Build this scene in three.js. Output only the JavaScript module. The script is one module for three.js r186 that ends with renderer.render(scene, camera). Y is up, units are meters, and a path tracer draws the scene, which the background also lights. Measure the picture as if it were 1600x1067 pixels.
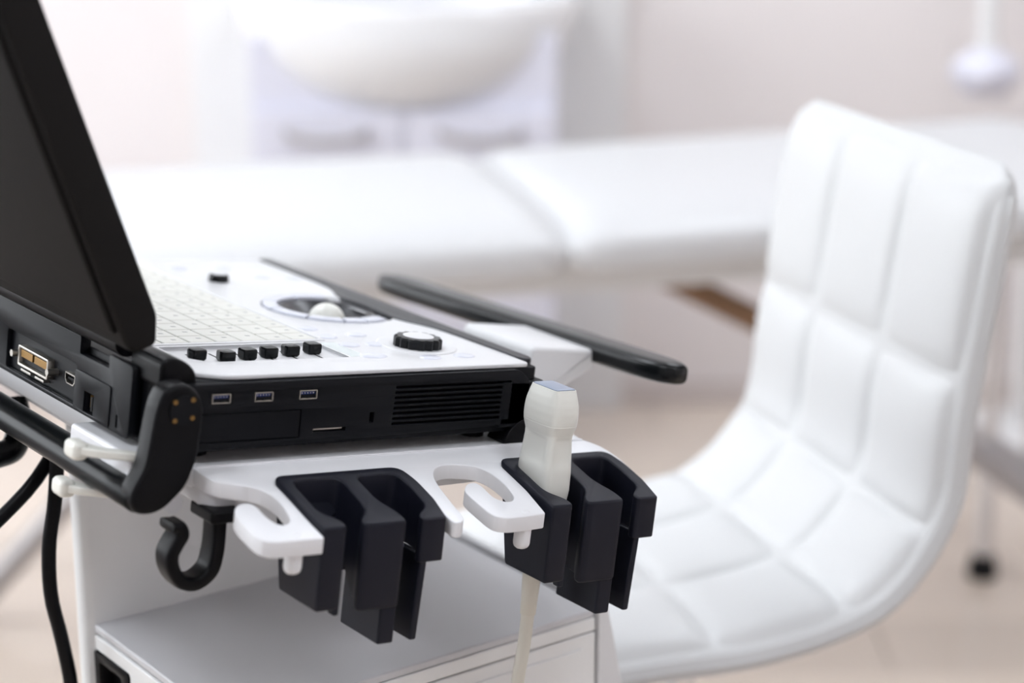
import * as THREE from 'three';
import { RoundedBoxGeometry } from 'three/addons/geometries/RoundedBoxGeometry.js';
import { RectAreaLightUniformsLib } from 'three/addons/lights/RectAreaLightUniformsLib.js';
import { mergeGeometries, toCreasedNormals, mergeVertices } from 'three/addons/utils/BufferGeometryUtils.js';
RectAreaLightUniformsLib.init();

// ---------------------------------------------------------------- camera, sky, exposure
const scene = new THREE.Scene();
const V = (x, y, z) => new THREE.Vector3(x, y, z);
const CAM = V(-0.8263, 1.36, 1.0797);
const camera = new THREE.PerspectiveCamera(18.985, 1600 / 1067, 0.05, 60);
camera.position.copy(CAM);
camera.lookAt(CAM.clone().add(V(0.57358, -0.27614, -0.7712)));
camera.focus = 1.36;
camera.userData.fStop = 3.0;
scene.background = new THREE.Color().setRGB(0.92, 0.96, 1.0);
scene.backgroundIntensity = 8.0;
const renderer = new THREE.WebGLRenderer({ antialias: true });
renderer.toneMapping = THREE.LinearToneMapping;
renderer.toneMappingExposure = 0.66;
renderer.shadowMap.enabled = true;

// ---------------------------------------------------------------- frames
const rad = (d) => d * Math.PI / 180;
// console frame: origin at the near front top corner of the console, the tray tilts 8 degrees towards the operator
const ML = new THREE.Matrix4().makeTranslation(0, 0.94927, 0).multiply(new THREE.Matrix4().makeRotationZ(-rad(8.15)));
const MW = new THREE.Matrix4();
// room frame: x along the back wall, z towards the viewer
const ROOM_YAW = -rad(36.64);
const MR = new THREE.Matrix4().makeTranslation(CAM.x, 0, CAM.z).multiply(new THREE.Matrix4().makeRotationY(ROOM_YAW));
let seed = 7;
const rnd = () => { seed = (seed * 16807) % 2147483647; return seed / 2147483647; };

// ---------------------------------------------------------------- helpers
const names = {};
function numbered(n) { const k = names[n] = (names[n] ?? -1) + 1; return k ? `${n}_${String(k).padStart(3, '0')}` : n; }
function tag(o, label, category, group) { o.userData.label = label; o.userData.category = category; if (group) o.userData.group = group; return o; }
function thing(name, label, category, M, base, group) {
  const g = new THREE.Group(); g.name = numbered(name);
  const m = M.clone().multiply(new THREE.Matrix4().makeTranslation(...base));
  m.decompose(g.position, g.quaternion, g.scale); g.updateMatrixWorld(); scene.add(g);
  return tag(g, label, category, group);
}
function roomThing(name, label, category, x, z, yaw = 0, group) {
  const m = MR.clone().multiply(new THREE.Matrix4().makeTranslation(x, 0, z)).multiply(new THREE.Matrix4().makeRotationY(yaw));
  return thing(name, label, category, m, [0, 0, 0], group);
}
function root(o) { while (o.parent && o.parent !== scene) o = o.parent; return o; }
function part(parent, name, geo, mat, M) {       // geometry written in frame M becomes a mesh of the thing
  if (M) { const r = root(parent); geo.applyMatrix4(r.matrixWorld.clone().invert().multiply(M)); }
  const m = new THREE.Mesh(geo, mat); m.name = name; m.castShadow = m.receiveShadow = true; parent.add(m); return m;
}
function struct(name, geo, mat, M = MR) {
  geo.applyMatrix4(M); const m = new THREE.Mesh(geo, mat); m.name = name; m.castShadow = m.receiveShadow = true;
  m.userData.kind = 'structure'; scene.add(m); return m;
}
const flat = (g) => { const n = g.index ? g.toNonIndexed() : g; return n; };
const merge = (...gs) => mergeGeometries(gs.map(flat));
const smooth = (g, a = 0.7) => toCreasedNormals(flat(g), a);
function bx(x0, x1, y0, y1, z0, z1, r = 0.001, seg = 2) {
  const w = x1 - x0, h = y1 - y0, d = z1 - z0; r = Math.min(r, w / 2.05, h / 2.05, d / 2.05);
  return new RoundedBoxGeometry(w, h, d, seg, r).translate((x0 + x1) / 2, (y0 + y1) / 2, (z0 + z1) / 2);
}
// polygon with rounded corners, points [a, b, radius]
function roundPoly(pts, r0 = 0.003, S = THREE.Shape) {
  const s = new S(), n = pts.length;
  pts.forEach((p, i) => {
    const a = pts[(i + n - 1) % n], b = pts[(i + 1) % n], r = p[2] ?? r0;
    const da = Math.hypot(a[0] - p[0], a[1] - p[1]), db = Math.hypot(b[0] - p[0], b[1] - p[1]);
    const ra = Math.min(r, da * 0.48), rb = Math.min(r, db * 0.48);
    const A = [p[0] + (a[0] - p[0]) * ra / da, p[1] + (a[1] - p[1]) * ra / da], B = [p[0] + (b[0] - p[0]) * rb / db, p[1] + (b[1] - p[1]) * rb / db];
    if (i === 0) s.moveTo(A[0], A[1]); else s.lineTo(A[0], A[1]);
    s.quadraticCurveTo(p[0], p[1], B[0], B[1]);
  });
  s.closePath(); return s;
}
const rect = (a0, a1, b0, b1, r = 0.001, S = THREE.Shape) => roundPoly([[a0, b0], [a1, b0], [a1, b1], [a0, b1]], r, S);
function ext(shape, depth, bev, cs = 6) {
  return new THREE.ExtrudeGeometry(shape, { depth: depth - 2 * bev, bevelEnabled: bev > 0, bevelThickness: bev, bevelSize: bev, bevelOffset: -bev, bevelSegments: 4, curveSegments: cs }).translate(0, 0, bev);
}
// plan outline (x, z) lifted from y0 to y1
const flipS = (pts) => pts.map((p) => [p[0], -p[1], p[2]]);
function plan(pts, y0, y1, bev = 0.001, r = 0.003, holes = [], cs = 6) {
  const s = roundPoly(flipS(pts), r);
  for (const h of holes) s.holes.push(Array.isArray(h) ? roundPoly(flipS(h), r, THREE.Path) : h);
  return smooth(ext(s, y1 - y0, bev, cs).rotateX(-Math.PI / 2).translate(0, y0, 0), 0.3);
}
// side profile (x, y) drawn out from z0 to z1
function prof(pts, z0, z1, bev = 0.001, r = 0.003, holes = [], cs = 6) {
  const s = roundPoly(pts, r); for (const h of holes) s.holes.push(h);
  return smooth(ext(s, z1 - z0, bev, cs).translate(0, 0, z0), 0.3);
}
function tube(pts, r, seg = 48, rs = 12, closed = false) { return new THREE.TubeGeometry(new THREE.CatmullRomCurve3(pts.map((p) => V(...p)), closed, 'centripetal'), seg, r, rs, closed); }
function bar(a, b, r, rs = 12) {
  const A = V(...a), B = V(...b), d = B.clone().sub(A);
  return new THREE.CylinderGeometry(r, r, d.length(), rs).applyQuaternion(new THREE.Quaternion().setFromUnitVectors(V(0, 1, 0), d.clone().normalize())).translate(...A.add(B).multiplyScalar(0.5).toArray());
}
function lathe(pts, seg = 40) { return new THREE.LatheGeometry(pts.map((p) => new THREE.Vector2(p[0], p[1])), seg); }
function shear(geo, fn) { const p = geo.attributes.position; for (let i = 0; i < p.count; i++) { const q = fn(p.getX(i), p.getY(i), p.getZ(i)); p.setXYZ(i, ...q); } geo.deleteAttribute('normal'); geo.computeVertexNormals(); return smooth(geo, 0.3); }
// closed loft through rings of equal length
function loft(rings, capA = true, capB = true) {
  const n = rings[0].length, pos = [], idx = [];
  rings.forEach((r) => r.forEach((p) => pos.push(...p)));
  for (let i = 0; i + 1 < rings.length; i++) for (let j = 0; j < n; j++) { const a = i * n + j, b = i * n + (j + 1) % n, c = a + n, d = b + n; idx.push(a, b, d, a, d, c); }
  const cap = (i, flip) => { const k = pos.length / 3, c = rings[i].reduce((s, p) => [s[0] + p[0] / n, s[1] + p[1] / n, s[2] + p[2] / n], [0, 0, 0]); pos.push(...c); for (let j = 0; j < n; j++) { const a = i * n + j, b = i * n + (j + 1) % n; flip ? idx.push(a, k, b) : idx.push(a, b, k); } };
  if (capA) cap(0, true); if (capB) cap(rings.length - 1, false);
  const g = new THREE.BufferGeometry(); g.setAttribute('position', new THREE.Float32BufferAttribute(pos, 3)); g.setIndex(idx); g.computeVertexNormals();
  g.setAttribute('uv', new THREE.Float32BufferAttribute(new Float32Array(pos.length / 3 * 2), 2)); return g;
}
const spow = (v, e) => Math.sign(v) * Math.pow(Math.abs(v), e);

// ---------------------------------------------------------------- textures and materials
function tex(w, h, fn, srgb = true) {
  const d = new Uint8Array(w * h * 4);
  for (let y = 0; y < h; y++) for (let x = 0; x < w; x++) { const c = fn(x / w, y / h), i = (y * w + x) * 4; d[i] = c[0]; d[i + 1] = c[1]; d[i + 2] = c[2]; d[i + 3] = 255; }
  const t = new THREE.DataTexture(d, w, h); t.wrapS = t.wrapT = THREE.RepeatWrapping; t.magFilter = THREE.LinearFilter; t.minFilter = THREE.LinearMipmapLinearFilter; t.generateMipmaps = true;
  if (srgb) t.colorSpace = THREE.SRGBColorSpace; t.needsUpdate = true; return t;
}
const grainMap = tex(256, 256, () => { const v = 110 + rnd() * 90; return [v, v, v]; }, false);
function mat(rgb, rough = 0.5, o = {}) { const m = new THREE.MeshPhysicalMaterial({ roughness: rough, ...o }); m.color.setRGB(...rgb); return m; }
const M = {
  white: mat([0.70, 0.705, 0.72], 0.32, { clearcoat: 0.15, clearcoatRoughness: 0.3 }),
  tray: mat([0.74, 0.745, 0.77], 0.36),
  cream: mat([0.76, 0.755, 0.70], 0.4),
  key: mat([0.70, 0.70, 0.655], 0.45),
  probe: mat([0.73, 0.735, 0.69], 0.34),
  lens: mat([0.26, 0.30, 0.39], 0.35),
  cable: mat([0.62, 0.59, 0.52], 0.45),
  black: mat([0.004, 0.004, 0.005], 0.40, { specularIntensity: 0.24 }),
  blackSoft: mat([0.0035, 0.0042, 0.0062], 0.5, { specularIntensity: 0.3, bumpMap: grainMap, bumpScale: 0.00004 }),
  rubber: mat([0.0062, 0.0070, 0.0140], 0.5, { specularIntensity: 0.45, bumpMap: grainMap, bumpScale: 0.00004 }),
  gloss: mat([0.004, 0.005, 0.006], 0.24, { specularIntensity: 0.42, clearcoat: 0.06, clearcoatRoughness: 0.15 }),
  grip: mat([0.004, 0.005, 0.006], 0.28, { specularIntensity: 0.26 }),
  lid: mat([0.0105, 0.0098, 0.0096], 0.6, { specularIntensity: 0.2, bumpMap: grainMap, bumpScale: 0.00005 }),
  strip: mat([0.012, 0.0125, 0.017], 0.32, { specularIntensity: 0.6, clearcoat: 0.05, clearcoatRoughness: 0.15 }),
  button: mat([0.66, 0.68, 0.76], 0.28, { clearcoat: 0.3 }),
  steel: mat([0.48, 0.46, 0.42], 0.38, { metalness: 1 }),
  brass: mat([0.26, 0.155, 0.055], 0.5, { metalness: 1 }),
  chrome: mat([0.72, 0.72, 0.74], 0.16, { metalness: 1 }),
  greySteel: mat([0.42, 0.40, 0.40], 0.4, { metalness: 0.6 }),
  blue: mat([0.008, 0.025, 0.13], 0.5, { specularIntensity: 0.3 }),
  boxGrey: mat([0.58, 0.58, 0.60], 0.42, { bumpMap: grainMap, bumpScale: 0.00003 }),
  boxWhite: mat([0.79, 0.795, 0.795], 0.4),
  leather: mat([0.60, 0.605, 0.61], 0.42, { sheen: 0.15 }),
  couch: mat([0.61, 0.615, 0.625], 0.38),
  wood: mat([0.22, 0.12, 0.06], 0.5),
  ceramic: mat([0.80, 0.80, 0.81], 0.14, { clearcoat: 0.5 }),
  lilac: mat([0.70, 0.70, 0.79], 0.4),
  wall: mat([0.81, 0.765, 0.76], 0.85),
  wallWhite: mat([0.80, 0.80, 0.80], 0.5),
  ceiling: mat([0.85, 0.86, 0.87], 0.9),
  frame: mat([0.8, 0.8, 0.8], 0.4),
  glass: mat([1, 1, 1], 0.0, { transmission: 1, thickness: 0, ior: 1.45 }),
  darkScreen: mat([0.01, 0.01, 0.012], 0.15),
  clearStrip: mat([0.62, 0.68, 0.68], 0.25),
};
const woodTex = tex(512, 128, (u, v) => {
  const g = Math.sin((v * 16 + Math.sin(u * 6.28) * 0.5 + Math.sin(u * 18.8 + 2) * 0.18) * 6.28) * 5 + Math.sin(v * 150 + Math.sin(u * 12.6) * 3) * 4 + (rnd() - 0.5) * 8;
  return [229 + g, 217 + g, 205 + g];
});
const plankMats = [0.98, 0.92, 1.02].map((k) => { const m = mat([0.96 * k, 0.94 * k, 0.92 * k], 0.30, { map: woodTex, clearcoat: 0.4, clearcoatRoughness: 0.2 }); return m; });

// ---------------------------------------------------------------- the room
const WB = -4.25, WL = -2.3, WR = 2.3, WF = 2.2, CH = 2.75;
{
  const fl = struct('floor', new THREE.BoxGeometry(WR - WL + 0.4, 0.1, WF - WB + 0.4).translate((WR + WL) / 2, -0.062, (WB + WF) / 2), mat([0.35, 0.3, 0.27], 0.7));
  const pg = new RoundedBoxGeometry(1.29, 0.012, 0.192, 1, 0.0012);
  const uv = pg.attributes.uv, pp = pg.attributes.position; for (let i = 0; i < uv.count; i++) uv.setXY(i, pp.getX(i) / 1.29 + 0.5, pp.getZ(i) / 0.192 + 0.5);
  for (let j = 0; j * 0.194 < WF - WB - 0.15; j++) for (let i = -1; i < 4; i++) {
    const x = WL + 0.02 + (i + 0.5 + (j * 0.37) % 1) * 1.292, z = WB + 0.1 + j * 0.194;
    if (x - 0.64 < WL - 0.15 || x + 0.64 > WR + 0.15) continue;
    const p = new THREE.Mesh(pg, plankMats[Math.floor(rnd() * 3)]); p.name = 'plank'; p.receiveShadow = p.castShadow = true;
    p.position.set(x, -0.006, z).applyMatrix4(MR); p.rotation.y = ROOM_YAW; fl.add(p);
  }
  struct('wall_back', bx(WL - 0.2, WR + 0.2, 0, CH, WB - 0.2, WB, 0.001), M.wall);
  struct('wall_right', bx(WR, WR + 0.2, 0, CH, WB, WF, 0.001), M.wall);
  struct('wall_front', bx(WL - 0.2, WR + 0.2, 0, CH, WF, WF + 0.2, 0.001), M.wall);
  // left wall with a wide window opening
  const z0 = -3.9, z1 = -0.6, y0 = 0.75, y1 = 2.45;
  struct('wall_left', merge(bx(WL - 0.2, WL, 0, y0, WB, WF), bx(WL - 0.2, WL, y1, CH, WB, WF), bx(WL - 0.2, WL, y0, y1, WB, z0), bx(WL - 0.2, WL, y0, y1, z1, WF)), M.wall);
  const wn = struct('window_1', merge(bx(WL - 0.14, WL - 0.07, y0, y0 + 0.06, z0, z1), bx(WL - 0.14, WL - 0.07, y1 - 0.06, y1, z0, z1), bx(WL - 0.14, WL - 0.07, y0 + 0.06, y1 - 0.06, z0, z0 + 0.06), bx(WL - 0.14, WL - 0.07, y0 + 0.06, y1 - 0.06, z1 - 0.06, z1), bx(WL - 0.14, WL - 0.07, y0 + 0.06, y1 - 0.06, -2.53, -2.47), bx(WL - 0.14, WL - 0.07, y0 + 0.06, y1 - 0.06, -1.73, -1.67)), M.frame);
  for (const [a, b] of [[z0 + 0.06, -2.53], [-2.47, -1.73], [-1.67, z1 - 0.06]]) { const g = new THREE.PlaneGeometry(b - a, y1 - y0 - 0.12).rotateY(Math.PI / 2).translate(WL - 0.105, (y0 + y1) / 2, (a + b) / 2).applyMatrix4(MR); const m = new THREE.Mesh(g, M.glass); m.name = 'pane'; m.castShadow = false; wn.add(m); }
  struct('trim_1', bx(WL - 0.07, WL + 0.12, y0 - 0.03, y0, z0 - 0.05, z1 + 0.05, 0.006), M.frame);
  struct('ceiling', bx(WL - 0.2, WR + 0.2, CH, CH + 0.15, WB - 0.2, WF + 0.2), M.ceiling);
  struct('baseboard_back', bx(WL, WR, 0, 0.055, WB, WB + 0.015, 0.004), mat([0.66, 0.60, 0.58], 0.5));
  // white wall panel behind the basin
  struct('trim_2', bx(-0.66, 0.235, 0, CH, WB, WB + 0.05, 0.004), M.wallWhite);
}
// ceiling light panels: a frame, a glowing diffuser and an area light of the same size under it
function ceilingLight(x, z, label, power) {
  const t = roomThing('ceiling_light', label, 'ceiling light', x, z, 0, 'square ceiling light panels');
  const f = MR.clone().multiply(new THREE.Matrix4().makeTranslation(x, 0, z));
  part(t, 'frame', merge(bx(-0.31, 0.31, CH - 0.03, CH - 0.001, -0.31, -0.29), bx(-0.31, 0.31, CH - 0.03, CH - 0.001, 0.29, 0.31), bx(-0.31, -0.29, CH - 0.03, CH - 0.001, -0.29, 0.29), bx(0.29, 0.31, CH - 0.03, CH - 0.001, -0.29, 0.29)), M.frame, f);
  const em = mat([0.9, 0.9, 0.9], 0.6, { emissive: new THREE.Color(0.95, 0.97, 1.0), emissiveIntensity: 2 });
  part(t, 'diffuser', bx(-0.289, 0.289, CH - 0.02, CH - 0.002, -0.289, 0.289), em, f);
  const l = new THREE.RectAreaLight(new THREE.Color(0.88, 0.93, 1.0), power, 0.56, 0.56);
  l.name = 'light'; l.position.set(0, CH - 0.032, 0); l.rotation.x = -Math.PI / 2; t.add(l);
}
ceilingLight(-0.9, -2.5, 'square white ceiling panel light above the basin side of the room', 24);
ceilingLight(0.9, -3.3, 'square white ceiling panel light above the white stool side', 22);
ceilingLight(-0.9, -0.4, 'square white ceiling panel light above the ultrasound cart', 22);
ceilingLight(0.9, -0.4, 'square white ceiling panel light nearest the viewer on the right', 22);

// ---------------------------------------------------------------- ultrasound cart
const YT = -0.053, TAN = Math.tan(rad(13));
const cart = thing('ultrasound_cart', 'white ultrasound cart with tilted tray, grey box and black push handle', 'medical cart', MW, [-0.09, 0, -0.2]);
const slopeAll = (g, y0 = YT) => shear(g, (x, y, z) => [x, y - Math.max(0, z) * TAN, z]);
{
  // flat deck under the console
  part(cart, 'deck', plan([[-0.274, -0.39, 0.02], [0.02, -0.39, 0.03], [0.062, -0.30, 0.05], [0.066, -0.12, 0.05], [0.049, -0.006, 0.004], [0.046, 0.001, 0.002], [-0.266, 0.001, 0.002], [-0.274, -0.03, 0.01]], YT - 0.013, YT, 0.0015), M.tray, ML);
  // sloping holder plate with cable hooks cut out of it
  const plateOutline = [[-0.2660, 0.0005, 0.002], [0.048, 0.0005, 0.002], [0.0565, 0.012, 0.008], [0.059, 0.03, 0.02], [0.0565, 0.056, 0.02], [0.049, 0.08, 0.008], [0.044, 0.0815, 0.003],
    [0.046, 0.06, 0.01], [0.047, 0.04, 0.006], [0.043, 0.022, 0.01], [-0.038, 0.022, 0.01], [-0.0445, 0.027, 0.006], [-0.0465, 0.06], [-0.052, 0.089, 0.002],
    [-0.0717, 0.0903], [-0.0853, 0.0903, 0.006], [-0.0935, 0.0855, 0.008], [-0.0942, 0.0604], [-0.0935, 0.0529, 0.004], [-0.0859, 0.0450, 0.004], [-0.0785, 0.0440, 0.004], [-0.0765, 0.0500, 0.004], [-0.0778, 0.0640, 0.006], [-0.0735, 0.0705, 0.004], [-0.0675, 0.0712, 0.004], [-0.0618, 0.0669, 0.005], [-0.0575, 0.0520, 0.012], [-0.0588, 0.0327, 0.008], [-0.0648, 0.0240, 0.008], [-0.0835, 0.0192, 0.01], [-0.0950, 0.0215, 0.008], [-0.1035, 0.0300, 0.008], [-0.1085, 0.0450, 0.01], [-0.1129, 0.0706], [-0.1150, 0.0850, 0.005], [-0.1200, 0.0900, 0.004], [-0.1265, 0.0895, 0.004], [-0.1268, 0.06, 0.01], [-0.1235, 0.045, 0.008], [-0.128, 0.024, 0.012],
    [-0.137, 0.0225, 0.01], [-0.212, 0.0235, 0.008], [-0.2212, 0.030, 0.006], [-0.2230, 0.066], [-0.2235, 0.0918, 0.002],
    [-0.2397, 0.0916], [-0.2590, 0.0916, 0.006], [-0.2668, 0.0865, 0.01], [-0.2672, 0.0644], [-0.2660, 0.0545, 0.005], [-0.2600, 0.0470, 0.005], [-0.2520, 0.0452, 0.004], [-0.2480, 0.0490, 0.005], [-0.2482, 0.0640, 0.006], [-0.2455, 0.0725, 0.004], [-0.2400, 0.0738, 0.004], [-0.2340, 0.0690, 0.006], [-0.2302, 0.0525, 0.012], [-0.2310, 0.0370, 0.008], [-0.2380, 0.0280, 0.01], [-0.2480, 0.0242, 0.008], [-0.2606, 0.0183, 0.006]];
  part(cart, 'holder_plate', slopeAll(plan(plateOutline, YT - 0.0105, YT, 0.0010, 0.003)), M.tray, ML);
  // stepped underside of the plate
  part(cart, 'under_tray', slopeAll(plan([[-0.262, -0.36, 0.01], [0.03, -0.36, 0.02], [0.04, 0.004, 0.01], [-0.255, 0.0165, 0.006], [-0.264, 0.008, 0.004]], YT - 0.021, YT - 0.0095, 0.001)), M.tray, ML);
  part(cart, 'crease_rib', bx(-0.264, 0.046, YT - 0.002, YT + 0.0007, -0.0012, 0.0018, 0.0006), M.tray, ML);
  // rear clip with its two release levers
  const clip = part(cart, 'rear_clip', bx(-0.303, -0.276, -0.066, -0.0475, -0.098, -0.012, 0.003), M.tray, ML);
  const lever = (y0, x, z) => merge(plan([[x + 0.034, z + 0.023], [x + 0.014, z + 0.006], [x + 0.008, z - 0.010], [x - 0.001, z - 0.008], [x - 0.001, z + 0.004], [x + 0.006, z + 0.012], [x + 0.030, z + 0.029]], y0 - 0.0026, y0 + 0.0026, 0.0012), bx(x - 0.004, x + 0.007, y0 - 0.0065, y0 + 0.0055, z - 0.011, z + 0.006, 0.004));
  part(clip, 'lever', lever(-0.0475, -0.328, -0.036), M.cream, ML);
  part(clip, 'lever', lever(-0.0795, -0.322, -0.062), M.cream, ML);
  // pegs under the hooks
  for (const x of [-0.2395, -0.0655]) part(cart, 'peg', merge(bx(x - 0.0055, x + 0.0055, -0.098, -0.072, 0.079, 0.089, 0.0045)), M.tray, ML);
  // corner stop of the console
  part(cart, 'corner_stop', prof([[-0.024, -0.0525], [0.006, -0.0525], [0.006, -0.036, 0.004], [-0.008, -0.034, 0.012], [-0.019, -0.042, 0.006]], -0.020, 0.0005, 0.001, 0.002), M.black, ML);
  // push handle on its bracket
  part(cart, 'handle_bracket', merge(prof([[0.02, -0.066], [0.02, -0.054], [0.044, -0.046, 0.01], [0.050, -0.002, 0.006], [0.110, -0.006, 0.003], [0.112, -0.020, 0.004], [0.080, -0.038, 0.01], [0.062, -0.066, 0.01]], -0.160, -0.072, 0.004, 0.004)), M.white, ML);
  const hs = []; for (let i = 0; i <= 40; i++) {
    const t = i / 40, e = Math.pow(1 - Math.pow(Math.abs(2 * t - 1), 14), 0.5) * 0.75 + 0.25, z = -0.382 + t * 0.390, y = -0.0165 + t * 0.0095, r = [];
    const k = i === 0 || i === 40 ? 0.45 : e;
    for (let j = 0; j < 28; j++) { const a = j / 28 * 2 * Math.PI; r.push([0.1255 + spow(Math.cos(a), 0.6) * 0.0175 * k, y + spow(Math.sin(a), 0.6) * 0.0088 * (0.6 + 0.4 * k), z]); }
    hs.push(r);
  }
  part(cart, 'push_handle', loft(hs.reverse()), M.gloss, ML);
  // black cable hook under the plate
  const jh = [[-0.2535, -0.080], [-0.2535, -0.104], [-0.2565, -0.1160], [-0.2665, -0.1230], [-0.2765, -0.1210], [-0.2835, -0.1120], [-0.2850, -0.1030], [-0.2820, -0.0960], [-0.2790, -0.0900], [-0.2815, -0.0855], [-0.2870, -0.0850]];
  const c2 = new THREE.CatmullRomCurve3(jh.map((p) => V(p[0], p[1], 0)), false, 'centripetal'), rr = [];
  for (let i = 0; i <= 60; i++) {
    const p = c2.getPoint(i / 60), t = c2.getTangent(i / 60), ring = [], w = 0.0095, h = i > 54 ? 0.0032 : 0.0048;
    for (let j = 0; j < 20; j++) { const a = j / 20 * 2 * Math.PI, n = spow(Math.cos(a), 0.55) * h, z = spow(Math.sin(a), 0.55) * w; ring.push([p.x - t.y * n, p.y + t.x * n, 0.012 + z]); }
    rr.push(ring);
  }
  part(cart, 'cable_hook', merge(loft(rr), bx(-0.2640, -0.2420, -0.083, -0.0745, -0.003, 0.026, 0.002)), M.black, ML);
  // column and box
  part(cart, 'column', plan([[-0.2625, -0.205, 0.022], [0.02, -0.205, 0.02], [0.02, -0.272, 0.02], [-0.2340, -0.272, 0.02]], 0.12, 0.900, 0.003, 0.02, [], 14), M.boxWhite, MW);
  part(cart, 'screw_cap', bar([-0.1828, 0.8289, -0.2055], [-0.1828, 0.8289, -0.2035], 0.0075, 28), M.tray, MW);
  const box = part(cart, 'box_body', bx(-0.238, 0.06, 0.15, 0.744, -0.205, -0.014, 0.002), M.boxWhite, MW);
  part(box, 'top_panel', bx(-0.2500, 0.0600, 0.744, 0.7500, -0.2065, -0.0095, 0.0015), M.boxGrey, MW);
  const rs = roundPoly([[0.0140, 0.15], [0.2100, 0.15], [0.2100, 0.7412], [0.0140, 0.7412]], 0.002); rs.holes.push(rect(0.151, 0.207, 0.655, 0.7305, 0.003, THREE.Path));
  part(box, 'rear_panel', smooth(ext(rs, 0.012, 0.0008).rotateY(Math.PI / 2).translate(-0.2500, 0, 0)), M.boxWhite, MW);
  part(box, 'rear_edge', bx(-0.2480, -0.243, 0.15, 0.7380, -0.2215, -0.2125, 0.001), M.boxWhite, MW);
  const bezel = rect(0.1515, 0.2065, 0.6555, 0.7300, 0.003); bezel.holes.push(rect(0.163, 0.199, 0.668, 0.7235, 0.003, THREE.Path));
  const inlet = part(box, 'power_inlet', merge(smooth(ext(bezel, 0.012, 0.0006).rotateY(Math.PI / 2).translate(-0.2515, 0, 0)), bx(-0.2400, -0.2385, 0.66, 0.7285, -0.205, -0.155)), M.black, MW);
  for (const z of [-0.19, -0.181, -0.172]) part(inlet, 'pin', bx(-0.2475, -0.2385, 0.685, 0.697, z - 0.001, z + 0.001, 0.0004), M.steel, MW);
  part(box, 'upper_rail', bx(-0.2495, 0.0605, 0.7335, 0.7440, -0.0145, -0.0085, 0.001), M.boxWhite, MW);
  part(box, 'side_panel', bx(-0.2495, 0.0605, 0.15, 0.7322, -0.0145, -0.0085, 0.001), M.boxWhite, MW);
  part(box, 'pressed_panel', bx(-0.215, 0.048, 0.20, 0.722, -0.010, -0.0072, 0.0012), M.boxWhite, MW);
  part(cart, 'front_cover', prof([[0.0620, 0.7545], [0.0700, 0.7545, 0.004], [0.078, 0.72, 0.02], [0.098, 0.62, 0.05], [0.104, 0.15], [0.0620, 0.15]], -0.275, -0.006, 0.0015, 0.002), M.white, MW);
  // wheeled base below the frame
  part(cart, 'base', plan([[-0.32, -0.45, 0.05], [0.2, -0.45, 0.05], [0.2, 0.05, 0.05], [-0.32, 0.05, 0.05]], 0.10, 0.15, 0.008), M.boxWhite, MW);
  for (const [x, z] of [[-0.28, -0.41], [0.16, -0.41], [-0.28, 0.01], [0.16, 0.01]]) { const c = part(cart, 'caster', merge(bar([x, 0.05, z - 0.013], [x, 0.05, z + 0.013], 0.05, 24)), M.black, MW); part(c, 'fork', bx(x - 0.012, x + 0.012, 0.055, 0.101, z - 0.019, z + 0.019, 0.003), M.greySteel, MW); }
}

// ---------------------------------------------------------------- probe holders
const EH = [[0, 0.0225, 0.008], [0.0965, 0.0225, 0.010], [0.0988, 0.042, 0.006], [0.0970, 0.065], [0.0915, 0.088, 0.002], [0.0735, 0.088, 0.004], [0.0735, 0.0815, 0.005], [0.0865, 0.0715, 0.006], [0.0885, 0.05], [0.0880, 0.031, 0.006], [0.0580, 0.031, 0.005], [0.0565, 0.060, 0.006], [0.0620, 0.0770, 0.006], [0.0620, 0.088, 0.004], [0.0305, 0.088, 0.006], [0.0305, 0.0815, 0.005], [0.0420, 0.0690, 0.008], [0.0450, 0.031, 0.008], [0.0105, 0.031, 0.006], [0.0085, 0.068, 0.006], [0.0180, 0.0800, 0.006], [0.0180, 0.088, 0.004], [0, 0.088, 0.002]];
function probeHolder(x0, label) {
  const t = thing('probe_holder', label, 'probe holder', ML, [x0 + 0.049, -0.15, 0.055], 'black double probe holders on the tray');
  const top = YT + 0.0035, bot = -0.099;
  const mv = (pts) => pts.map((p) => [p[0] + x0, p[1], p[2]]);
  const limb = (u, z) => u < 0.0184 && z > 0.028 ? -0.1235 : u < 0.0005 ? -0.1235 : u > 0.0300 && u < 0.0625 && z > 0.052 ? -0.1265 : bot;
  part(t, 'rim_body', shear(plan(mv(EH), bot, top, 0.0022, 0.003), (x, y, z) => {
    const u = x - x0, w = THREE.MathUtils.clamp((y - bot) / (top - bot), 0, 1), low = limb(u, z), yy = y + (low - bot) * (1 - w);
    const zz = u < 0.012 && z < 0.045 ? z + (1 - w) * 0.022 * (0.045 - z) / 0.0225 : z;
    return [x, yy - Math.max(0, z) * TAN * w, zz];
  }), M.rubber, ML);
  part(t, 'arm_rib', bx(x0 + 0.0135, x0 + 0.0178, -0.1275, -0.095, 0.080, 0.0872, 0.0014), M.rubber, ML);
  part(t, 'centre_tongue', bx(x0 + 0.0490, x0 + 0.0612, -0.1505, -0.115, 0.0425, 0.0868, 0.0016), M.rubber, ML);
  part(t, 'side_tongue', shear(bx(x0 + 0.0735, x0 + 0.0788, -0.1505, -0.094, 0.056, 0.0868, 0.0016), (x, y, z) => [x + (y + 0.15) * 0.04, y, z]), M.rubber, ML);
  part(t, 'back_wall', bx(x0 + 0.024, x0 + 0.088, -0.118, -0.092, 0.0300, 0.0360, 0.001), M.rubber, ML);
  return t;
}
probeHolder(-0.2225, 'black rubber double probe holder with both slots empty');
probeHolder(-0.0455, 'black rubber double probe holder carrying the white probe');

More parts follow.
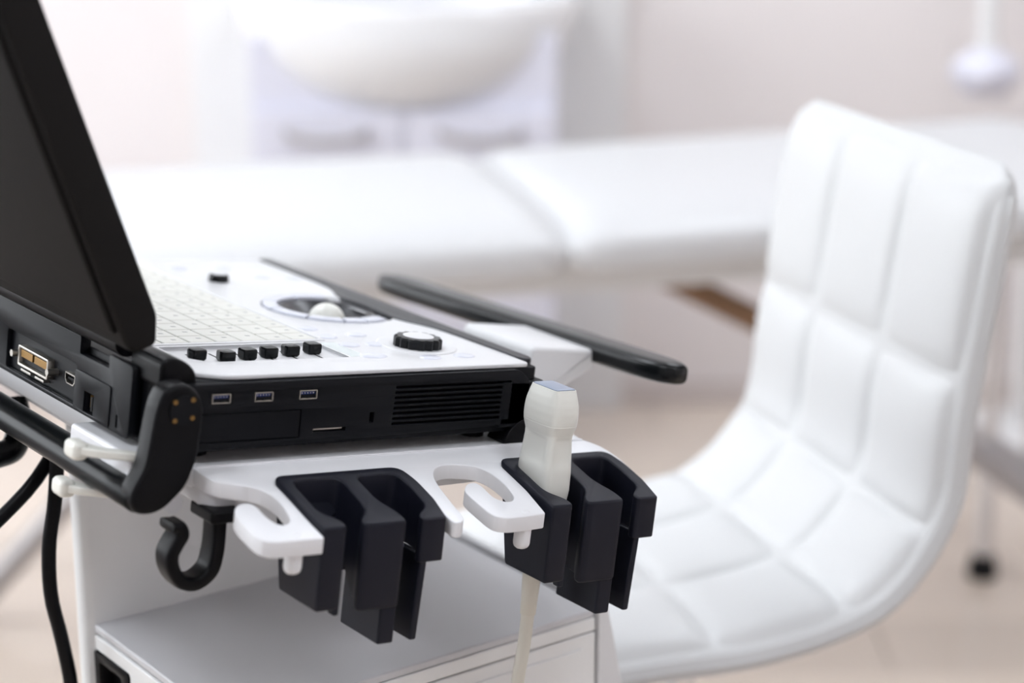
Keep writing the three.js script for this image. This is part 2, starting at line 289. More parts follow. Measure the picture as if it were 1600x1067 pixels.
// ---------------------------------------------------------------- ultrasound probe
{
  const px = -0.0235, pz = 0.0475;
  const t = thing('ultrasound_probe', 'ivory ultrasound probe standing in the black holder', 'ultrasound probe', ML, [px, -0.13, pz]);
  const ring = (y, hx, hz, e, n = 48, ox = 0) => { const r = []; for (let j = 0; j < n; j++) { const a = j / n * 2 * Math.PI; r.push([px + ox + spow(Math.cos(a), e) * hx, y, pz - spow(Math.sin(a), e) * hz]); } return r; };
  // y, half x, half z, squareness, depth of thumb dent on the two faces
  const K = [[0.0005, 0.0089, 0.0138, 0.16], [-0.0008, 0.0093, 0.0143, 0.2], [-0.005, 0.0108, 0.0163, 0.36], [-0.010, 0.0121, 0.0180, 0.44], [-0.015, 0.0129, 0.0188, 0.5], [-0.020, 0.0131, 0.0189, 0.52], [-0.0226, 0.0130, 0.0187, 0.52], [-0.0232, 0.01285, 0.0185, 0.52], [-0.0238, 0.0129, 0.0186, 0.52], [-0.027, 0.0120, 0.0176, 0.5], [-0.0305, 0.0108, 0.0163, 0.42], [-0.034, 0.0106, 0.0160, 0.38], [-0.045, 0.0112, 0.0168, 0.36], [-0.056, 0.0119, 0.0178, 0.38], [-0.068, 0.0122, 0.0183, 0.42], [-0.080, 0.0118, 0.0172, 0.5], [-0.092, 0.0108, 0.0150, 0.6], [-0.102, 0.0094, 0.0122, 0.75], [-0.110, 0.0078, 0.0092, 0.9], [-0.116, 0.0066, 0.0068, 1]];
  const rings = [];
  for (let i = 0; i + 1 < K.length; i++) for (let s = 0; s < 5; s++) { const f = s / 5; rings.push(K[i].map((v, k) => v + (K[i + 1][k] - v) * f)); } rings.push(K[K.length - 1]);
  const R2 = rings.map(([y, hx, hz, e]) => ring(y, hx, hz, e).map((p) => {
    const g = Math.max(0, 1 - Math.pow((y + 0.0415) / 0.0105, 4)), ax = (p[0] - px) / hx, az = (p[2] - pz) / hz;
    const dz = g * 0.0011 * (Math.abs(az) > 0.9 ? Math.max(0, 1 - Math.pow(ax / 0.62, 6)) : 0), dx = g * 0.0011 * (Math.abs(ax) > 0.9 ? Math.max(0, 1 - Math.pow(az / 0.7, 6)) : 0);
    return [p[0] - Math.sign(ax) * dx, p[1], p[2] - Math.sign(az) * dz];
  }));
  part(t, 'body', loft(R2.reverse(), true, true), M.probe, ML);
  part(t, 'lens', loft([ring(0.0004, 0.0086, 0.0134, 0.16), ring(0.0011, 0.0082, 0.0128, 0.16), ring(0.0016, 0.0060, 0.0100, 0.3), ring(0.0018, 0.003, 0.005, 0.5)]), M.lens, ML);
  const cy = (y, r) => ring(y, r, r, 1, 24, (y + 0.116) * -0.02);
  part(t, 'strain_relief', loft([cy(-0.160, 0.0054), cy(-0.150, 0.0057), cy(-0.130, 0.0066), cy(-0.114, 0.0068)]), M.cable, ML);
  part(t, 'cable', tube([[px + 0.0008, -0.150, pz], [px + 0.001, -0.18, pz], [px - 0.002, -0.215, pz + 0.002], [px + 0.006, -0.26, pz + 0.005], [px + 0.004, -0.34, pz + 0.004], [px - 0.02, -0.50, pz], [px - 0.05, -0.62, pz - 0.01]], 0.0046, 60), M.cable, ML);
}

// ---------------------------------------------------------------- ultrasound console (portable, lid open)
const con = thing('ultrasound_console', 'black portable ultrasound console with open lid and white control panel', 'ultrasound machine', ML, [-0.145, -0.0525, -0.19]);
{
  const L = (name, geo, m, p = con) => part(p, name, geo, m, ML);
  const off = V(-0.145, -0.0525, -0.19);
  const put = (p, name, geo, m, x, y, z) => { const o = new THREE.Mesh(geo, m); o.name = name; o.castShadow = o.receiveShadow = true; o.position.set(x, y, z).sub(off); p.add(o); return o; };
  // base body
  const base = L('base_body', plan([[-0.288, -0.385, 0.02], [0.004, -0.385, 0.006], [0.004, -0.0055, 0.006], [-0.262, -0.0055, 0.01], [-0.288, -0.024, 0.028]], -0.045, 0.0002, 0.0012, 0.004, [(() => { const q = new THREE.Path(); q.absarc(-0.0555, 0.190, 0.0505, 0, Math.PI * 2); return q; })()], 12), M.blackSoft);
  L('base_lip', plan([[-0.26, -0.385, 0.004], [0.0075, -0.385, 0.004], [0.0075, 0.000, 0.005], [-0.03, 0.000, 0.002], [-0.03, -0.01]], -0.0405, -0.0085, 0.001), M.blackSoft, base);
  for (const [x, z] of [[-0.25, -0.03], [-0.03, -0.03], [-0.25, -0.355], [-0.03, -0.355]]) put(base, 'foot', new THREE.CylinderGeometry(0.009, 0.009, 0.0075, 20), M.black, x, -0.0488, z);
  // near side panel with real openings
  const sp = roundPoly([[-0.272, -0.0438, 0.006], [-0.012, -0.0385, 0.004], [-0.004, -0.036, 0.004], [-0.006, -0.008, 0.004], [-0.016, 0.0002, 0.004], [-0.272, -0.0004, 0.004]], 0.003);
  const holes = [];
  for (let i = 0; i < 8; i++) { const y = -0.0072 - i * 0.00355, a = -0.1185 - i * 0.0001, b = -0.0225; holes.push(rect(a, b, y - 0.0019, y, 0.0008, THREE.Path)); }
  const usb = [-0.2495, -0.2190, -0.1862];
  for (const x of usb) holes.push(rect(x - 0.0070, x + 0.0070, -0.0133, -0.0067, 0.0006, THREE.Path));
  holes.push(rect(-0.2655, -0.1900, -0.0385, -0.0195, 0.0012, THREE.Path));
  holes.push(rect(-0.1802, -0.1552, -0.0355, -0.0331, 0.0006, THREE.Path));
  holes.push(rect(-0.1372, -0.1340, -0.0312, -0.0242, 0.0004, THREE.Path));
  for (const h of holes) sp.holes.push(h);
  const side = L('side_panel', smooth(ext(sp, 0.0062, 0.0007).translate(0, 0, -0.0062)), M.blackSoft);
  L('battery_door', bx(-0.2650, -0.1905, -0.0380, -0.0200, -0.006, -0.0006, 0.0006), M.blackSoft, side);
  L('card_slot', bx(-0.1795, -0.1560, -0.0350, -0.0336, -0.006, -0.003, 0.0003), M.steel, side);
  L('seam_plate', bx(-0.2655, -0.1655, -0.0155, -0.0035, -0.0055, -0.00055, 0.0004).translate(0, 0, -0.001), M.blackSoft, side);
  for (const x of usb) {
    const fs = rect(x - 0.0066, x + 0.0066, -0.0130, -0.0070, 0.0006); fs.holes.push(rect(x - 0.0060, x + 0.0060, -0.0125, -0.0076, 0.0004, THREE.Path));
    const u = L('usb_port', smooth(ext(fs, 0.006, 0.0001).translate(0, 0, -0.006)), M.steel, con);
    L('tongue', bx(x - 0.0056, x + 0.0056, -0.0100, -0.0080, -0.006, -0.0012, 0.0002), M.blue, u);
    for (let k = -2; k <= 2; k++) L('contact', bx(x + k * 0.0021 - 0.0004, x + k * 0.0021 + 0.0004, -0.0094, -0.0086, -0.0018, -0.0010, 0.0002), M.chrome, u);
    L('spring', merge(bx(x - 0.0050, x - 0.0006, -0.0130, -0.0123, -0.004, 0.0003, 0.0002), bx(x + 0.0006, x + 0.0050, -0.0130, -0.0123, -0.004, 0.0003, 0.0002)), M.steel, u);
  }
  // white control panel: plate with a keyboard well, a slider well and the trackball bowl
  const ring = new THREE.Path(); ring.absarc(-0.0555, 0.190, 0.0505, 0, Math.PI * 2);
  const keyHole = [[-0.262, -0.366], [-0.123, -0.366], [-0.123, -0.094], [-0.262, -0.094]], sliderHole = [[-0.252, -0.0865], [-0.129, -0.0865], [-0.129, -0.0400], [-0.237, -0.0400], [-0.252, -0.060]];
  const cp = L('control_panel', plan([[-0.2720, -0.382, 0.006], [-0.0040, -0.382, 0.006], [-0.0040, -0.0055, 0.005], [-0.245, -0.0055, 0.012], [-0.2720, -0.024, 0.02]], 0.0002, 0.0034, 0.0012, 0.003, [keyHole, sliderHole, ring], 10), M.white);
  L('well_floor', plan([[-0.266, -0.372], [-0.012, -0.372], [-0.012, -0.03], [-0.25, -0.03], [-0.266, -0.05]], -0.0037, 0.0009, 0.0002, 0.003, [(() => { const q = new THREE.Path(); q.absarc(-0.0555, 0.190, 0.0505, 0, Math.PI * 2); return q; })()]), M.white, cp);
  L('keyboard_rim', merge(bx(-0.1235, -0.1195, 0.0025, 0.0046, -0.368, -0.093, 0.001), bx(-0.262, -0.1195, 0.0025, 0.0042, -0.0935, -0.0895, 0.001)), M.white, cp);
  // keys
  const kb = L('keyboard', bx(-0.2615, -0.1235, 0.0004, 0.0014, -0.3655, -0.0945, 0.0003), M.key);
  const kg = [1, 1.5, 2].map((w) => new RoundedBoxGeometry(0.0186, 0.0030, 0.0181 * w + 0.0011 * (w - 1), 2, 0.0011));
  const mk = new THREE.BoxGeometry(0.0032, 0.0002, 0.0026), ink = mat([0.42, 0.43, 0.42], 0.6);
  for (let r = 0; r < 7; r++) { let z = -0.0955; const a = -0.2520 + r * 0.01985; while (z - 0.0174 > -0.366) { const wi = rnd() < 0.12 ? 1 : 0, w = 0.0174 * [1, 1.5][wi] + 0.0018 * [0, 0.5][wi]; if (z - w < -0.366) break; const k = put(kb, 'key', kg[wi], M.key, a, 0.0024, z - w / 2); const i = new THREE.Mesh(mk, ink); i.name = 'legend'; i.position.set(a + 0.002, 0.0039, z - w / 2 + (rnd() - 0.5) * 0.004).sub(off); kb.add(i); z -= w + 0.0018; } }
  // sliders
  [[-0.2365, -0.0590], [-0.2195, -0.0510], [-0.2010, -0.0555], [-0.1835, -0.0580], [-0.1650, -0.0610], [-0.1455, -0.0650]].forEach(([x, z]) => {
    const s = L('slider', smooth(loft([[0.0042, 0.0009], [0.0052, 0.0022], [0.0053, 0.0070], [0.0048, 0.0081], [0.0034, 0.0085]].map(([h, y]) => { const r = []; for (let j = 0; j < 24; j++) { const a = j / 24 * 2 * Math.PI; r.push([x + spow(Math.cos(a), 0.3) * h, y, z - spow(Math.sin(a), 0.3) * h * 0.95]); } return r; })), 0.8), M.gloss);
    L('slot', bx(x - 0.0008, x + 0.0008, 0.0006, 0.00098, -0.074, -0.044, 0.0001), M.black, s);
  });
  L('scale_line', merge(bx(-0.240, -0.131, 0.0007, 0.0010, -0.0470, -0.0463, 0.0001)), M.black, cp);
  L('label_strip', bx(-0.1285, -0.1160, 0.0031, 0.0035, -0.084, -0.042, 0.0002), M.clearStrip, cp);
  // trackball unit
  const bowl = L('trackball_bowl', lathe([[0.0001, -0.0085], [0.012, -0.0080], [0.024, -0.0045], [0.0335, 0.0022], [0.0365, 0.0028], [0.0370, 0.0005], [0.0370, -0.009], [0.0001, -0.010]], 64).translate(-0.0555, 0, -0.19), M.strip);
  L('trackball', new THREE.SphereGeometry(0.0142, 40, 24).translate(-0.0575, -0.0058, -0.187), M.probe, bowl);
  const arcs = [[62, 96], [99, 140], [143, 178], [181, 218], [221, 252], [255, 274], [277, 300]];
  for (const [a, b] of arcs) {
    const s = new THREE.Shape(); s.absarc(0, 0, 0.0488, rad(a), rad(b), false); s.absarc(0, 0, 0.0380, rad(b), rad(a), true); s.closePath();
    L('ring_button', smooth(ext(s, 0.006, 0.0009, 14).rotateX(-Math.PI / 2).translate(-0.0555, -0.001, -0.19)), M.button);
  }
  L('ring_gap', lathe([[0.0372, -0.001], [0.0503, -0.001], [0.0503, 0.0004], [0.0372, 0.0004]], 64).translate(-0.0555, 0, -0.19), M.strip, cp);
  // oval buttons
  const oval = (sx, sz) => { const g = lathe([[0.0001, 0.0013], [0.0060, 0.0011], [0.0078, 0.0006], [0.0085, -0.0004]], 32); g.scale(sx, 1, sz); return g; };
  const og = oval(1, 0.8), ogL = oval(1.3, 0.95);
  for (const [x, z, big] of [[-0.112, -0.126], [-0.112, -0.1], [-0.0855, -0.1035], [-0.1095, -0.0745], [-0.0885, -0.0735], [-0.111, -0.042, 1], [-0.071, -0.031], [-0.0415, -0.0325], [-0.020, -0.300], [-0.045, -0.310], [-0.06, -0.345], [-0.10, -0.345]]) put(con, 'oval_button', big ? ogL : og, M.button, x, 0.0033, z);
  // knurled knob
  const kx = -0.0610, kz = -0.0620;
  const kr = []; for (const [r, y] of [[0.0172, 0.0030], [0.0172, 0.0100], [0.0160, 0.0112], [0.0125, 0.0116]]) { const q = []; for (let j = 0; j < 140; j++) { const a = j / 140 * 2 * Math.PI, k = r - 0.0018 * Math.pow(0.5 + 0.5 * Math.cos(a * 14), 1.5) * (r > 0.013 ? 1 : 0); q.push([kx + Math.cos(a) * k, y, kz - Math.sin(a) * k]); } kr.push(q); }
  const knob = L('rotary_knob', smooth(loft(kr), 0.4), M.gloss);
  L('cap', lathe([[0.0001, 0.0125], [0.0095, 0.0122], [0.0115, 0.0114], [0.0118, 0.0105]], 40).translate(kx, 0, kz), M.white, knob);
  L('knob_rim', lathe([[0.0180, 0.0032], [0.0195, 0.0042], [0.027, 0.0046], [0.0285, 0.0040], [0.0290, 0.0028]], 64).translate(kx + 0.002, 0, kz - 0.004), M.white, cp);
  const k2 = L('small_knob', lathe([[0.0001, 0.0095], [0.0062, 0.0092], [0.0078, 0.0080], [0.0082, 0.0030]], 32).translate(-0.0900, 0, -0.2960), M.gloss);
  L('cap', lathe([[0.0001, 0.0101], [0.0052, 0.0098], [0.0056, 0.0092]], 24).translate(-0.0900, 0, -0.2960), M.white, k2);
  // dark front strip with the bulge of the trackball unit
  L('front_strip', plan([[-0.0045, -0.383, 0.004], [0.0065, -0.383, 0.004], [0.0065, -0.0165, 0.006], [0.000, -0.0115, 0.004], [-0.0045, -0.0160, 0.004], [-0.0075, -0.115, 0.03], [-0.0200, -0.1450, 0.012], [-0.022, -0.156, 0.004], [-0.0185, -0.190, 0.03], [-0.022, -0.224, 0.004], [-0.0200, -0.236, 0.012], [-0.0075, -0.262, 0.03]], -0.004, 0.0048, 0.0018, 0.004, [], 10), M.strip);
  // lid
  const d = [-0.4383, 0.8988], at = (p, k) => [p[0] + d[0] * k, p[1] + d[1] * k];
  const fb = [-0.2935, 0.0423], bb = [-0.3138, 0.0237];
  const lid = L('lid', prof([fb, [-0.2925, 0.0235, 0.004], [-0.3080, 0.0185, 0.004], [...bb, 0.004], [...at(bb, 0.285), 0.005], [...at(fb, 0.268), 0.004]], -0.372, -0.0085, 0.0035, 0.004), M.lid);
  L('back_shell', prof([[-0.3145, 0.0300], [-0.3200, 0.0290, 0.004], [...at([-0.3215, 0.030], 0.268), 0.004], [...at([-0.313, 0.030], 0.27)]], -0.366, -0.0140, 0.0045, 0.003), M.lid, lid);
  L('display', prof([at([-0.2990, 0.0560], 0), at([-0.2975, 0.0568], 0), at([-0.2975, 0.0568], 0.225), at([-0.2990, 0.0560], 0.225)], -0.345, -0.035, 0.0001, 0.0002), M.darkScreen, lid);
  // hinge
  const hinge = L('hinge_cover', merge(prof([[-0.2900, -0.004], [-0.2640, -0.004, 0.003], [-0.2645, 0.0075, 0.009], [-0.2780, 0.0160, 0.010], [-0.2900, 0.0150, 0.008]], -0.048, -0.0065, 0.003, 0.004), prof([[-0.2900, -0.004], [-0.2640, -0.004, 0.003], [-0.2645, 0.0075, 0.009], [-0.2780, 0.0160, 0.010], [-0.2900, 0.0150, 0.008]], -0.378, -0.335, 0.003, 0.004)), M.black);
  L('hinge_barrel', bar([-0.2900, 0.0145, -0.33], [-0.2900, 0.0145, -0.052], 0.0085, 24), M.black, hinge);
  // rear panel with its ports (profile in z and y, drawn along x)
  const back = (sh, x0, dep, bev = 0.0005) => smooth(ext(sh, dep, bev).rotateY(-Math.PI / 2).translate(x0 + dep, 0, 0));
  const Z = (a, b, c, e, r, S) => rect(a, b, c, e, r, S);
  const rp = roundPoly([[-0.370, -0.0435, 0.004], [-0.034, -0.0430, 0.006], [-0.034, 0.0040, 0.004], [-0.0665, 0.0045, 0.001], [-0.0665, -0.0045, 0.001], [-0.1085, -0.0045, 0.001], [-0.1085, 0.0070, 0.002], [-0.370, 0.0070, 0.006]], 0.002);
  rp.holes.push(Z(-0.222, -0.1115, -0.0400, -0.0125, 0.003, THREE.Path), Z(-0.0965, -0.0825, -0.0400, -0.0265, 0.0004, THREE.Path), Z(-0.0520, -0.0495, -0.0395, -0.0310, 0.001, THREE.Path));
  const rear = L('rear_panel', back(rp, -0.2945, 0.0075), M.blackSoft);
  L('recess_floor', bx(-0.2905, -0.2880, -0.0405, -0.0120, -0.2225, -0.111, 0.0003), M.blackSoft, rear);
  const np = rect(-0.1115, -0.0600, -0.0425, -0.0150, 0.003); np.holes.push(rect(-0.0965, -0.0825, -0.0400, -0.0265, 0.0004, THREE.Path));
  const plate = L('socket_plate', back(np, -0.2955, 0.002), M.blackSoft, rear);
  L('network_socket', merge(bx(-0.2900, -0.2885, -0.0395, -0.0270, -0.0960, -0.0830, 0.0003), bx(-0.2940, -0.2885, -0.0385, -0.0290, -0.0893, -0.0865, 0.0003)), M.black, con);
  for (let k = 0; k < 6; k++) L('socket_contact', bx(-0.2915, -0.2890, -0.0375, -0.0290, -0.0947 + k * 0.0018, -0.0940 + k * 0.0018, 0.0002), M.brass, plate);
  const ds = rect(-0.2010, -0.1530, -0.0335, -0.0195, 0.002); ds.holes.push(rect(-0.1990, -0.1550, -0.0318, -0.0212, 0.001, THREE.Path));
  const dvi = L('monitor_port', back(ds, -0.2955, 0.007, 0.0003), M.steel);
  L('insert', merge(bx(-0.2945, -0.2900, -0.0275, -0.0222, -0.1980, -0.1795, 0.0004), bx(-0.2945, -0.2900, -0.0275, -0.0222, -0.1765, -0.1562, 0.0004)), M.brass, dvi);
  L('insert_block', bx(-0.2925, -0.2900, -0.0315, -0.0214, -0.1988, -0.1552, 0.0003), M.black, dvi);
  for (const z of [-0.2050, -0.1475]) L('jack_screw', bar([-0.2985, -0.0265, z], [-0.2895, -0.0265, z], 0.0026, 6), M.steel, dvi);
  L('lower_tabs', merge(bx(-0.2950, -0.2900, -0.0368, -0.0352, -0.1960, -0.1800, 0.0003), bx(-0.2950, -0.2900, -0.0368, -0.0352, -0.1730, -0.1590, 0.0003)), M.steel, dvi);
  const hs = roundPoly([[-0.1300, -0.0215], [-0.1150, -0.0215], [-0.1150, -0.0262], [-0.1175, -0.0290], [-0.1275, -0.0290], [-0.1300, -0.0262]], 0.0006); hs.holes.push(roundPoly([[-0.1292, -0.0222], [-0.1158, -0.0222], [-0.1158, -0.0259], [-0.1180, -0.0283], [-0.1270, -0.0283], [-0.1292, -0.0259]], 0.0005, THREE.Path));
  const hd = L('video_port', back(hs, -0.2935, 0.005, 0.0001), M.steel); L('insert', bx(-0.2925, -0.2890, -0.0262, -0.0245, -0.1275, -0.1175, 0.0002), M.black, hd);
  L('bottom_rail', merge(bar([-0.2915, -0.0415, -0.37], [-0.2915, -0.0415, -0.115], 0.0022, 12)), M.gloss, rear);
  // swing-down carrying handle
  const arm = (z0, z1) => prof([[-0.2955, 0.0035, 0.010], [-0.2790, 0.0045, 0.012], [-0.2685, -0.0080, 0.012], [-0.2700, -0.0420, 0.006], [-0.2765, -0.0610, 0.006], [-0.2930, -0.0770, 0.010], [-0.3110, -0.0770, 0.010], [-0.3150, -0.0640, 0.008], [-0.3060, -0.0480, 0.006], [-0.3010, -0.0080, 0.008]], z0, z1, 0.004, 0.004, [], 10);
  const ch = L('carrying_handle', arm(-0.0035, 0.0150), M.black);
  L('arm', arm(-0.400, -0.384), M.black, ch);
  const brs = []; for (let i = 0; i <= 12; i++) { const z = -0.395 + i * 0.0335, q = []; for (let j = 0; j < 24; j++) { const a = j / 24 * 2 * Math.PI; q.push([-0.3010 + spow(Math.cos(a), 0.75) * 0.0130, -0.0685 + spow(Math.sin(a), 0.75) * 0.0090, z]); } brs.push(q); }
  L('grip_bar', loft(brs.reverse()), M.grip, ch);
  const pad = L('pivot_pad', bar([-0.2840, -0.0118, 0.0140], [-0.2840, -0.0118, 0.0162], 0.0096, 32), M.blackSoft, con);
  for (const [x, y] of [[-0.2905, -0.0062], [-0.2785, -0.0052], [-0.2900, -0.0178], [-0.2782, -0.0165]]) L('screw', bar([x, y, 0.0155], [x, y, 0.0169], 0.0015, 16), M.brass, pad);
}

// ---------------------------------------------------------------- cables behind the cart
{
  const c1 = tag(part(scene, numbered('power_cable'), tube([[-0.272, 0.905, -0.20], [-0.2735, 0.8804, -0.20], [-0.2775, 0.8502, -0.20], [-0.2832, 0.8225, -0.20], [-0.2844, 0.7837, -0.20], [-0.2784, 0.7473, -0.20], [-0.2735, 0.70, -0.20], [-0.285, 0.62, -0.20], [-0.30, 0.50, -0.21], [-0.30, 0.30, -0.23], [-0.33, 0.02, -0.24]], 0.0052, 90), M.black), 'thick black cable hanging straight down beside the white column', 'cable');
  const c2 = tag(part(scene, numbered('connector_cable'), tube([[-0.268, 0.885, -0.215], [-0.289, 0.865, -0.21], [-0.33, 0.838, -0.205], [-0.39, 0.80, -0.2], [-0.43, 0.74, -0.2], [-0.44, 0.60, -0.2], [-0.42, 0.30, -0.2], [-0.40, 0.02, -0.2]], 0.0050, 80), M.black), 'black cable slanting away to the left below the console', 'cable');
  const c3 = tag(part(scene, numbered('coiled_cable'), tube([[-0.2760, 0.912, -0.262], [-0.2790, 0.895, -0.250], [-0.2880, 0.8835, -0.242], [-0.3000, 0.8815, -0.240], [-0.3150, 0.8825, -0.238], [-0.3380, 0.8900, -0.236], [-0.3500, 0.9080, -0.245], [-0.3480, 0.9200, -0.262], [-0.3350, 0.9180, -0.285], [-0.3120, 0.9080, -0.310], [-0.2900, 0.905, -0.335], [-0.2780, 0.910, -0.355]], 0.0095, 120), M.gloss), 'glossy black looped cable at the left edge behind the grip bar', 'cable');
  void [c1, c2, c3];
}

// ---------------------------------------------------------------- white quilted stool
{
  const s0 = 0.2, w0 = 0.2, drop = 0.010, fx = -0.947, fz = 0.32;
  const px = 0.4395 + fx * s0 - 0.32 * w0, pz = -1.68 + fz * s0 - 0.947 * w0;
  const t = roomThing('quilted_stool', 'white quilted leather stool with curved one-piece back and seat', 'stool', px, pz, Math.PI + 0.3257);
  const O = [[-0.004, 1.035], [0.006, 0.98], [0.014, 0.926], [0.030, 0.813], [0.038, 0.738], [0.066, 0.682], [0.107, 0.640], [0.155, 0.620], [0.24, 0.606], [0.33, 0.606], [0.395, 0.602], [0.422, 0.588]];
  const curve = new THREE.CatmullRomCurve3(O.map((p) => V(p[0] - s0, p[1] - drop, 0)), false, 'centripetal');
  const C = (u) => { const p = curve.getPointAt(u), q = curve.getTangentAt(u); return [p, V(-q.y, q.x, 0).multiplyScalar(1)]; };   // inward normal (to the sitter)
  const HW = 0.200, T = 0.020;
  const endf = (u) => { const e = Math.min(u, 1 - u) * 14; return e >= 1 ? 1 : Math.sqrt(1 - (1 - e) * (1 - e)); };
  const rings = [];
  for (let i = 0; i <= 90; i++) {
    const u = i / 90, [p, n] = C(u), f = Math.max(0.12, endf(u)), r = [];
    for (let j = 0; j < 56; j++) { const a = j / 56 * 2 * Math.PI, wz = spow(Math.cos(a), 0.35) * (HW - (1 - f) * 0.03), th = spow(Math.sin(a), 0.7) * T * f + T; r.push([p.x + n.x * th, p.y + n.y * th, wz]); }
    rings.push(r);
  }
  part(t, 'shell', loft(rings), M.leather);
  part(t, 'piping', tube((() => { const q = []; for (let i = 2; i <= 58; i++) { const [p, n] = C(i / 60); q.push([p.x + n.x * T, p.y + n.y * T, -HW + 0.0015]); } return q; })(), 0.0035, 120, 8), M.leather);
  // quilted panels: three columns, six rows
  const us = [0.015, 0.25, 0.45, 0.62, 0.80, 0.985], ws = [-HW + 0.006, -0.066, 0.066, HW - 0.006];
  for (let r = 0; r + 1 < us.length; r++) for (let c = 0; c < 3; c++) {
    const n = 16, pos = [], idx = [];
    for (let i = 0; i <= n; i++) for (let j = 0; j <= n; j++) {
      const a = i / n * 2 - 1, b = j / n * 2 - 1, u = us[r] + (us[r + 1] - us[r]) * i / n, w = ws[c] + (ws[c + 1] - ws[c]) * j / n;
      const [p, nn] = C(u), e = Math.pow(Math.max(0, (1 - Math.pow(Math.abs(a), 3)) * (1 - Math.pow(Math.abs(b), 3))), 0.42);
      const edge = Math.pow(Math.max(0, 1 - Math.pow(Math.abs(w) / HW, 10)), 0.5), end = Math.min(1, endf(u) * 1.02);
      const th = T + T * Math.max(0.3, edge) * Math.max(0.15, end) - 0.003 + 0.0105 * e;
      pos.push(p.x + nn.x * th, p.y + nn.y * th, w);
    }
    for (let i = 0; i < n; i++) for (let j = 0; j < n; j++) { const A = i * (n + 1) + j, B = A + 1, D = A + n + 1, E2 = D + 1; idx.push(A, D, E2, A, E2, B); }
    const g = new THREE.BufferGeometry(); g.setAttribute('position', new THREE.Float32BufferAttribute(pos, 3)); g.setAttribute('uv', new THREE.Float32BufferAttribute(new Float32Array(pos.length / 3 * 2), 2)); g.setIndex(idx); g.computeVertexNormals();
    part(t, 'quilted_panel', g, M.leather);
  }
  part(t, 'seat_plate', bx(-0.06, 0.14, 0.580, 0.596, -0.09, 0.09, 0.004), M.greySteel);
  part(t, 'gas_column', merge(bar([0.03, 0.03, 0], [0.03, 0.35, 0], 0.03, 24), bar([0.03, 0.35, 0], [0.03, 0.582, 0], 0.019, 24)), M.chrome);
  part(t, 'base_disc', lathe([[0.0001, 0.06], [0.03, 0.06], [0.05, 0.03], [0.2, 0.012], [0.205, 0.004], [0.2, 0.0], [0.0001, 0]], 48).translate(0.03, 0, 0), M.chrome);
}

// ---------------------------------------------------------------- examination couch
{
  const yaw = rad(14), cx = 0.08 - Math.sin(yaw) * 0.32, cz = -2.73 - Math.cos(yaw) * 0.32;
  const t = roomThing('examination_couch', 'white padded examination couch in two sections behind the stool', 'couch', cx, cz, yaw);
  const pad = (x0, x1, tilt) => {
    const rings = [];
    for (let i = 0; i <= 48; i++) {
      const f = i / 48, x = x0 + (x1 - x0) * (f < 0.25 ? f * f * 1.2 : f > 0.75 ? 1 - (1 - f) * (1 - f) * 1.2 : 0.075 + (f - 0.25) * 1.7), e = Math.min(x - x0, x1 - x) / 0.07, k = e >= 1 ? 1 : Math.max(0.06, Math.sqrt(1 - (1 - e) * (1 - e))), r = [];
      for (let j = 0; j < 64; j++) { const a = j / 64 * 2 * Math.PI; r.push([x, 0.692 + Math.sin(tilt) * (x - (x0 < -0.5 ? x1 : x0)) + spow(Math.sin(a), a < Math.PI ? 0.72 : 0.55) * (a < Math.PI ? 0.056 : 0.045) * (0.35 + 0.65 * k), spow(Math.cos(a), 0.5) * (0.295 + 0.025 * k)]); }
      rings.push(r);
    }
    return loft(rings.reverse());
  };
  part(t, 'seat_pad', pad(-1.15, 0.006, rad(0.4)), M.couch);
  part(t, 'head_pad', pad(0.000, 0.98, rad(1.0)), M.couch);
  part(t, 'frame_rail', bx(-1.1, 0.92, 0.612, 0.650, -0.26, 0.20, 0.006), M.frame);
  // supports
  part(t, 'strut', bar([0.16, 0.637, 0.16], [0.66, 0.367, 0.16], 0.02, 16), M.wood);
  part(t, 'strut', bar([-0.27, 0.625, -0.24], [-0.855, 0.02, -0.24], 0.022, 16), M.greySteel);
  for (const [x, z] of [[0.84, -0.03], [0.865, 0.27], [-1.0, -0.18], [-1.0, 0.16]]) { const l = part(t, 'leg', bar([x, 0.035, z], [x, x > 0 ? 0.2 : 0.62, z], 0.016, 18), M.chrome); part(l, 'rubber_foot', lathe([[0.0001, 0.04], [0.02, 0.04], [0.026, 0.012], [0.026, 0], [0.0001, 0]], 24).translate(x, 0, z), M.black); }
  part(t, 'upright', bar([0.885, 0.2, 0.03], [0.885, 0.62, 0.03], 0.014, 18), M.chrome);
  part(t, 'upright', bar([0.86, 0.2, -0.07], [0.86, 0.62, -0.07], 0.012, 18), M.chrome);
  part(t, 'cross_rail', bx(0.825, 0.895, 0.185, 0.225, -0.17, 0.30, 0.005), M.greySteel);
}

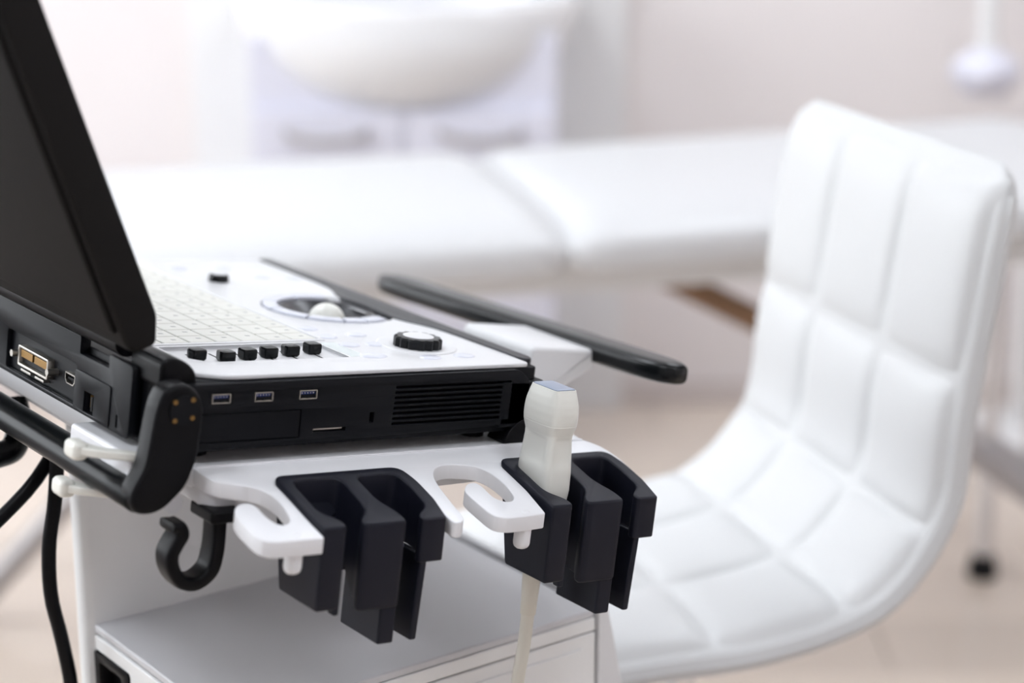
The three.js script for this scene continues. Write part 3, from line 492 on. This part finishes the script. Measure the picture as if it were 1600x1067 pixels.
// ---------------------------------------------------------------- basin, vanity and tap
{
  const v = roomThing('vanity_cabinet', 'white vanity cabinet with two doors under the wash basin', 'cabinet', -0.205, WB + 0.05);
  part(v, 'body', bx(-0.29, 0.29, 0.08, 0.853, 0.0, 0.36, 0.003), M.lilac);
  part(v, 'plinth', bx(-0.27, 0.27, 0.0, 0.08, 0.0, 0.32, 0.002), M.lilac);
  for (const s of [-1, 1]) {
    const d = part(v, 'door', bx(s < 0 ? -0.288 : 0.002, s < 0 ? -0.002 : 0.288, 0.085, 0.715, 0.362, 0.382, 0.003), M.lilac);
    part(d, 'handle', tube([[s * 0.145 - 0.075, 0.675, 0.381], [s * 0.145 - 0.070, 0.672, 0.402], [s * 0.145 - 0.03, 0.664, 0.412], [s * 0.145 + 0.03, 0.664, 0.412], [s * 0.145 + 0.070, 0.672, 0.402], [s * 0.145 + 0.075, 0.675, 0.381]], 0.008, 30, 8), M.greySteel);
  }
  const b = roomThing('wash_basin', 'white ceramic wash basin with rounded front on the vanity', 'wash basin', -0.205, WB + 0.05);
  const out = []; for (let i = 0; i <= 32; i++) { const a = Math.PI * i / 32; out.push([-Math.cos(a) * 0.335, 0.12 + Math.pow(Math.sin(a), 0.7) * 0.33]); }
  const outl = [[-0.335, 0.0], ...out, [0.335, 0.0]];
  const hole = new THREE.Path(); hole.absellipse(0, -0.25, 0.25, 0.15, 0, Math.PI * 2);
  part(b, 'rim', plan(outl, 0.855, 0.915, 0.012, 0.01, [hole], 8), M.ceramic);
  const bowl = new THREE.SphereGeometry(1, 48, 20, 0, Math.PI * 2, Math.PI / 2, Math.PI / 2).scale(0.318, 0.195, 0.225).translate(0, 0.868, 0.226);
  part(b, 'bowl', bowl, new THREE.MeshPhysicalMaterial({ color: M.ceramic.color, roughness: 0.14, clearcoat: 0.5, side: THREE.DoubleSide }));
  const f = roomThing('tap', 'chrome mixer tap standing on the wash basin', 'tap', -0.205, WB + 0.05);
  part(f, 'body', merge(bar([0, 0.914, 0.06], [0, 0.99, 0.06], 0.022, 20)), M.greySteel);
  part(f, 'spout', tube([[0, 0.975, 0.06], [0, 0.985, 0.11], [0, 0.975, 0.16], [0, 0.955, 0.18]], 0.011, 20), M.greySteel);
  part(f, 'lever', bar([0, 0.99, 0.06], [0, 1.02, 0.13], 0.008, 10), M.greySteel);
}

// ---------------------------------------------------------------- lamp on a stand in the right corner
{
  const t = roomThing('examination_lamp', 'white examination lamp hanging from a slim arm behind the couch', 'lamp', 1.03, -3.95);
  part(t, 'base', lathe([[0.0001, 0.05], [0.14, 0.045], [0.15, 0.02], [0.15, 0], [0.0001, 0]], 32), M.frame);
  part(t, 'pole', bar([0, 0.04, 0], [0, 1.72, 0], 0.016, 16), M.frame);
  part(t, 'arm', tube([[0, 1.70, 0], [-0.02, 1.80, 0], [-0.09, 1.82, 0], [-0.115, 1.74, 0], [-0.115, 1.3, 0], [-0.112, 0.80, 0]], 0.02, 60), M.frame);
  part(t, 'head', lathe([[0.0001, 0.815], [0.035, 0.810], [0.064, 0.785], [0.068, 0.76], [0.045, 0.725], [0.0001, 0.720]], 32).translate(-0.112, 0, 0), M.lilac);
}
scene.traverse((o) => { if (o.isLight) o.castShadow = true; });
renderer.render(scene, camera);
